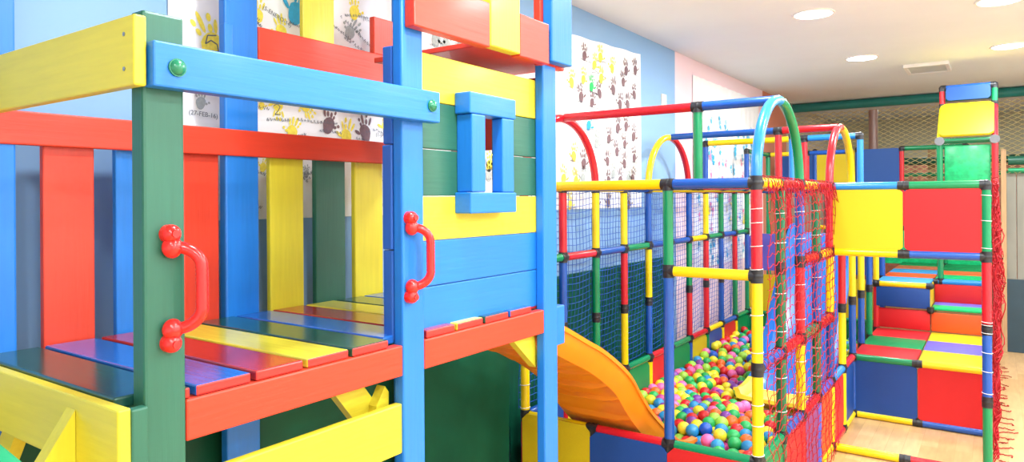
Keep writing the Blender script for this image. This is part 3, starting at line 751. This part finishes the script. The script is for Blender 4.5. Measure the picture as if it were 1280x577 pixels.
HANDS = [
(-1.700,2.100,'y',0.135,-18),(-1.731,1.883,'k',0.059,0),(-1.507,2.228,'y',0.070,0),(-1.411,2.189,'y',0.078,-10),(-1.323,2.280,'b',0.123,30),(-1.047,2.342,'y',0.087,0),(-1.056,2.247,'k',0.086,40),(-1.496,1.893,'y',0.041,0),(-1.424,1.871,'y',0.071,180),(-1.288,1.885,'y',0.074,150),(-1.356,1.817,'y',0.079,15),(-1.182,1.864,'m',0.096,10),(-1.091,1.823,'y',0.092,8),(-0.993,1.850,'m',0.101,-5),(-0.866,1.878,'y',0.084,0),(-1.484,1.670,'y',0.047,30),(-1.298,1.652,'k',0.043,0),(0.928,2.491,'m',0.100,2),(1.070,2.452,'y',0.098,14),(1.151,2.518,'y',0.107,5),(1.161,2.379,'y',0.107,4),(0.916,2.334,'y',0.095,11),(0.760,2.297,'y',0.104,2),(1.024,2.302,'g',0.100,7),(1.329,2.470,'y',0.104,11),(1.546,2.487,'m',0.106,-3),(1.696,2.515,'m',0.108,-11),(1.493,2.398,'m',0.100,-11),(1.340,2.327,'m',0.112,1),(1.125,2.272,'m',0.103,-15),(0.872,2.220,'m',0.108,-13),(1.033,2.197,'m',0.098,15),(1.679,2.330,'m',0.107,-6),(1.451,2.234,'m',0.111,11),(1.569,2.247,'m',0.112,0),(0.987,2.045,'b',0.107,14),(1.411,2.065,'m',0.113,7),(1.540,2.088,'m',0.111,-2),(1.273,1.976,'m',0.103,10),(1.097,1.937,'k',0.107,15),(1.674,2.023,'m',0.114,13),(1.383,1.894,'m',0.102,-14),(1.512,1.953,'m',0.098,-9),(1.247,1.821,'m',0.100,6),(0.784,1.835,'y',0.104,5),(0.908,1.795,'m',0.112,-2),(1.672,1.864,'m',0.105,-3),(1.510,1.816,'m',0.106,2),(0.653,1.690,'y',0.107,3),(0.802,1.679,'y',0.100,-5),(0.907,1.697,'k',0.109,14),(1.257,1.689,'m',0.096,-7),(1.443,1.694,'m',0.115,6),(1.575,1.714,'k',0.109,7),(1.656,1.710,'m',0.112,15),(1.331,1.736,'k',0.106,3),(-0.528,2.328,'k',0.106,7),(-0.451,2.311,'k',0.108,5),(-0.346,2.370,'k',0.112,3),(1.080,1.525,'m',0.100,-12),(1.255,1.535,'m',0.096,12),(1.572,1.523,'m',0.108,0),(0.730,1.527,'y',0.097,10),(-0.106,1.742,'y',0.096,13),(-0.121,1.691,'k',0.098,-6)]
rb = random.Random(11)
MS = [M_SHEET]+[HM[k] for k in KEYS]+[M_INK]; INK = len(MS)-1
bm = bmesh.new(); sheet(bm, -1.343, -1.84, 1.80, 1.47, lambda t: 2.565+.05*max(0, t-.68)/.32+.003*math.sin(t*70))
for (y, z, c_, s, r) in HANDS:
    hand(bm, -1.3405, y, z, s*(1.4 if y < 0 else 1.42), r, KEYS.index(c_)+1, rb, .95 if y > 0 else 1.05)
    if y > -1.72 or z > 2: scribble(bm, -1.3402, y-.05, z-s*.62, rb.uniform(.06, .12), .011, rb.uniform(-12, 8)-(18 if y < -.9 and rb.random() < .4 else 0), INK, rb, .0016)
for k in range(34):
    y, z = rb.uniform(-1.8, 1.75), rb.uniform(1.5, 2.5)
    if k < 18: y = rb.uniform(-1.6, -.8)
    scribble(bm, -1.3402, y, z, rb.uniform(.05, .1), .011, rb.uniform(-35, 15), INK, rb, .0016)
for s, y, z, sz, r in (('(27-FEB-16)', -1.775, 1.824, .022, -3), ('(5-ENERO-14)', -1.49, 2.235, .022, -20), ('AUG-15)', -1.53, 2.135, .02, -5),
                       ('(7-JUN-', -1.46, 1.600, .028, 5), ('(1-JAN-', -.93, 1.81, .024, 0), ('(11-ABR-12)', -1.0, 2.295, .022, -3)):
    text(bm, s, -1.340, y, z, sz, r, INK)
S5 = lambda q: [(-1.688+a*1.25, 2.064+b*1.25) for a, b in q]
stroke(bm, -1.3395, S5([(-.02, .002), (-.004, .014), (.014, .006), (.018, -.012), (.002, -.026), (-.022, -.020)]), .0042, INK)
stroke(bm, -1.3395, S5([(-.02, .002), (-.014, .026), (.012, .030)]), .0042, INK)
stroke(bm, -1.3395, [(-1.445, 1.885), (-1.43, 1.895), (-1.417, 1.885), (-1.425, 1.87), (-1.44, 1.855), (-1.415, 1.857)], .003, INK)
def keep(bm, name, ms, label):
    me = bpy.data.meshes.new(name); bm.to_mesh(me); bm.free(); return tag(link(name, me, ms), label, 'banner')
keep(bm, 'handprint_banner', MS, 'white sheet of brown and yellow handprints with dates, on the blue wall')
bm = bmesh.new(); sheet(bm, -1.343, 2.90, 4.98, .9, lambda t: 2.62+.002*math.sin(t*60), .004)
for k in range(150):
    y = rb.uniform(2.98, 4.9); z = rb.uniform(.95, 2.28); h_ = (z-.95)/1.33
    c_ = 'c' if h_ > .75 else rb.choice('cpbp' if h_ > .5 else ('poyc' if h_ > .3 else 'cypb'))
    hand(bm, -1.337+rb.uniform(0, .0006), y, z, rb.uniform(.10, .13), rb.uniform(-15, 15)+(180 if rb.random() < .4 else 0), KEYS.index(c_)+1, rb, .85)
keep(bm, 'handprint_banner', MS, 'white sheet of cyan, pink and orange handprints, on the pink wall')

# ------------------------------------------------------------------ balls
BC = dict(red=(220, 34, 38), yellow=(244, 226, 50), lime=(160, 216, 74), green=(40, 176, 90), blue=(44, 144, 204), pink=(246, 110, 176), magenta=(198, 62, 140),
          orange=(244, 110, 36), purple=(128, 60, 160), navy=(30, 90, 200))
BM_ = {k: mat('ball_'+k, c, .3, .5, .1, var=.02, scale=1) for k, c in BC.items()}
R_ = .038
rng = np.random.default_rng(5)
pts = []
x0, x1, yA, yB = -1.165, -.045, .045, 3.9
n1 = 1050
xy = np.c_[rng.uniform(x0, x1, n1*2), rng.uniform(yA, yB, n1*2), rng.uniform(.06, .26, n1*2)]
def top(x, y):   # surface of the heap
    return .15+.085*np.clip((y-2.3)/.5, 0, 1)+.03*np.exp(-((y-1.0)**2)/.2)+.015*np.sin(y*3+x*4)+.015*np.sin(x*9)+.02*np.clip(x+.7,0,1)
Pn = xy.copy()
def solve(Pn, it):
    N = len(Pn)
    for q in range(it):
        D = Pn[:, None, :]-Pn[None, :, :] if N < 2500 else None
        d = np.sqrt((D**2).sum(2))+np.eye(N)*9
        ov = np.clip(2*R_-d, 0, None)
        mv = (D/d[..., None]*ov[..., None]*.5).sum(1)
        Pn = Pn+mv*.8
        Pn[:, 0] = np.clip(Pn[:, 0], x0, x1); Pn[:, 1] = np.clip(Pn[:, 1], yA, yB)
        tt = top(Pn[:, 0], Pn[:, 1])
        Pn[:, 2] = np.clip(Pn[:, 2], np.maximum(tt-.10, .04), tt+.012)
    return Pn
Pn = Pn[:1900]
# local blocks keep the pair matrix small
Pn = Pn[np.argsort(Pn[:, 1])]
for rep in range(5):
    edges = np.linspace(yA, yB, 6 if rep % 2 else 5)
    for a, b in zip(edges, edges[1:]):
        m_ = (Pn[:, 1] >= a-1e-6) & (Pn[:, 1] <= b+1e-6)
        if m_.sum(): 
            sub = solve(Pn[m_].copy(), 8); Pn[m_] = sub
# keep clear of the two slides
def clear(p):
    x, y, z = p
    if -1.06 < x < -.49 and y < .78: return False
    if -.62 < x < -.0 and 1.45 < y < 2.6: return False
    return True
Pn = [tuple(p) for p in Pn if clear(p)]
# drop leftovers that still sink into each other
cell = {}; good = []
for p in sorted(Pn, key=lambda p: -p[2]):
    k = (int(p[0]//.07), int(p[1]//.07), int(p[2]//.07)); ok = True
    for dx in (-1, 0, 1):
        for dy in (-1, 0, 1):
            for dz in (-1, 0, 1):
                for q in cell.get((k[0]+dx, k[1]+dy, k[2]+dz), ()):
                    if (p[0]-q[0])**2+(p[1]-q[1])**2+(p[2]-q[2])**2 < (1.86*R_)**2: ok = False
    if ok: cell.setdefault(k, []).append(p); good.append(p)
def seen(p):
    v = Vector(p)-CAM; t = (0-CAM.y)/v.y; h = CAM+v*t
    if h.z < .43-.01: return False
    if h.x < -.80 or h.x > .3: return False
    # covered by a ball above
    for q in good:
        if q[2] > p[2]+.02 and (q[0]-p[0])**2+(q[1]-p[1])**2 < (R_*.8)**2: return False
    a = Vector(p)
    for q in good:
        if q is p: continue
        w = Vector(q)-CAM; s = w.dot(v.normalized())
        if s < v.length-.01 and (w-v.normalized()*s).length < R_*.35: return False
    return True
vis_ = sorted([p for p in good if seen(p)], key=lambda p: (Vector(p)-CAM).length)[:300]
vs_ = set(vis_)
rc = random.Random(9); names = list(BC); wts = [11, 19, 14, 13, 13, 9, 6, 8, 4, 2]
ball_me = {}
for k in names:
    bm = bmesh.new(); bmesh.ops.create_uvsphere(bm, u_segments=20, v_segments=12, radius=R_)
    me = bpy.data.meshes.new('ball'); bm.to_mesh(me); bm.free(); me.materials.append(BM_[k])
    for p in me.polygons: p.use_smooth = True
    ball_me[k] = me
def zone(x, y):
    if y < .62: a = 'nearest the front rail'
    elif y < .86: a = 'just past the orange slide tip'
    elif y < 1.10: a = 'second band past the orange slide'
    elif y < 1.40: a = 'just before the yellow foot'
    elif y < 1.75: a = 'level with the yellow foot'
    elif y < 2.2: a = 'beyond the yellow foot'
    elif y < 2.7: a = 'before the far heap'
    else: a = 'on the far heap'
    b = 'by the wall panels' if x < -1.0 else ('wall side' if x < -.78 else ('pit centre' if x < -.5 else ('right of centre' if x < -.25 else 'by the red net')))
    return a, b
for p in vis_:
    k = rc.choices(names, wts)[0]
    o = bpy.data.objects.new('play_ball', ball_me[k]); C.objects.link(o); o.location = p; o.rotation_euler = (rc.random()*3, rc.random()*3, 0)
    a, b = zone(p[0], p[1]); lv = 'on top' if p[2] > top(p[0], p[1])-.02 else 'half sunk'
    tag(o, f'{k} ball {lv}, {b}, {a}', 'ball', f'{k} balls {lv}, {b}, {a}')
V, Fs, MI = [], [], []
bm = bmesh.new(); bmesh.ops.create_uvsphere(bm, u_segments=14, v_segments=8, radius=R_)
sv = [v.co.copy() for v in bm.verts]; sf = [[v.index for v in f.verts] for f in bm.faces]; bm.free()
for p in good:
    if p in vs_: continue
    b = len(V); V += [v+Vector(p) for v in sv]; Fs += [[i+b for i in f] for f in sf]; MI += [rc.choices(range(len(names)), wts)[0]]*len(sf)
me = bpy.data.meshes.new('play_balls'); me.from_pydata(V, [], Fs); me.update()
me.polygons.foreach_set('material_index', MI); me.polygons.foreach_set('use_smooth', [True]*len(Fs))
o = link('play_balls', me, [BM_[k] for k in names]); tag(o, 'remaining mass of mixed plastic balls filling the ball pit', 'balls', None, 'stuff')
print('BALLS', len(good), len(vis_))

# ------------------------------------------------------------------ camera
cam = bpy.data.cameras.new('camera'); co = bpy.data.objects.new('camera', cam); C.objects.link(co)
cam.sensor_width = 36; cam.lens = 36*871.14/1280; cam.shift_y = -(288.5-248.46)/1280; cam.clip_start = .02
R0 = Matrix.Rotation(.60709, 4, 'Z') @ Matrix.Rotation(PI/2, 4, 'X') @ Matrix.Rotation(-.0066775, 4, 'Z')
co.matrix_world = Matrix.Translation((.84521, -3.05468, 1.53717)) @ R0
bpy.context.scene.camera = co
vs = bpy.context.scene.view_settings
vs.view_transform = 'Standard'; vs.look = 'None'; vs.gamma = 1; vs.use_curve_mapping = False; vs.exposure = -.02
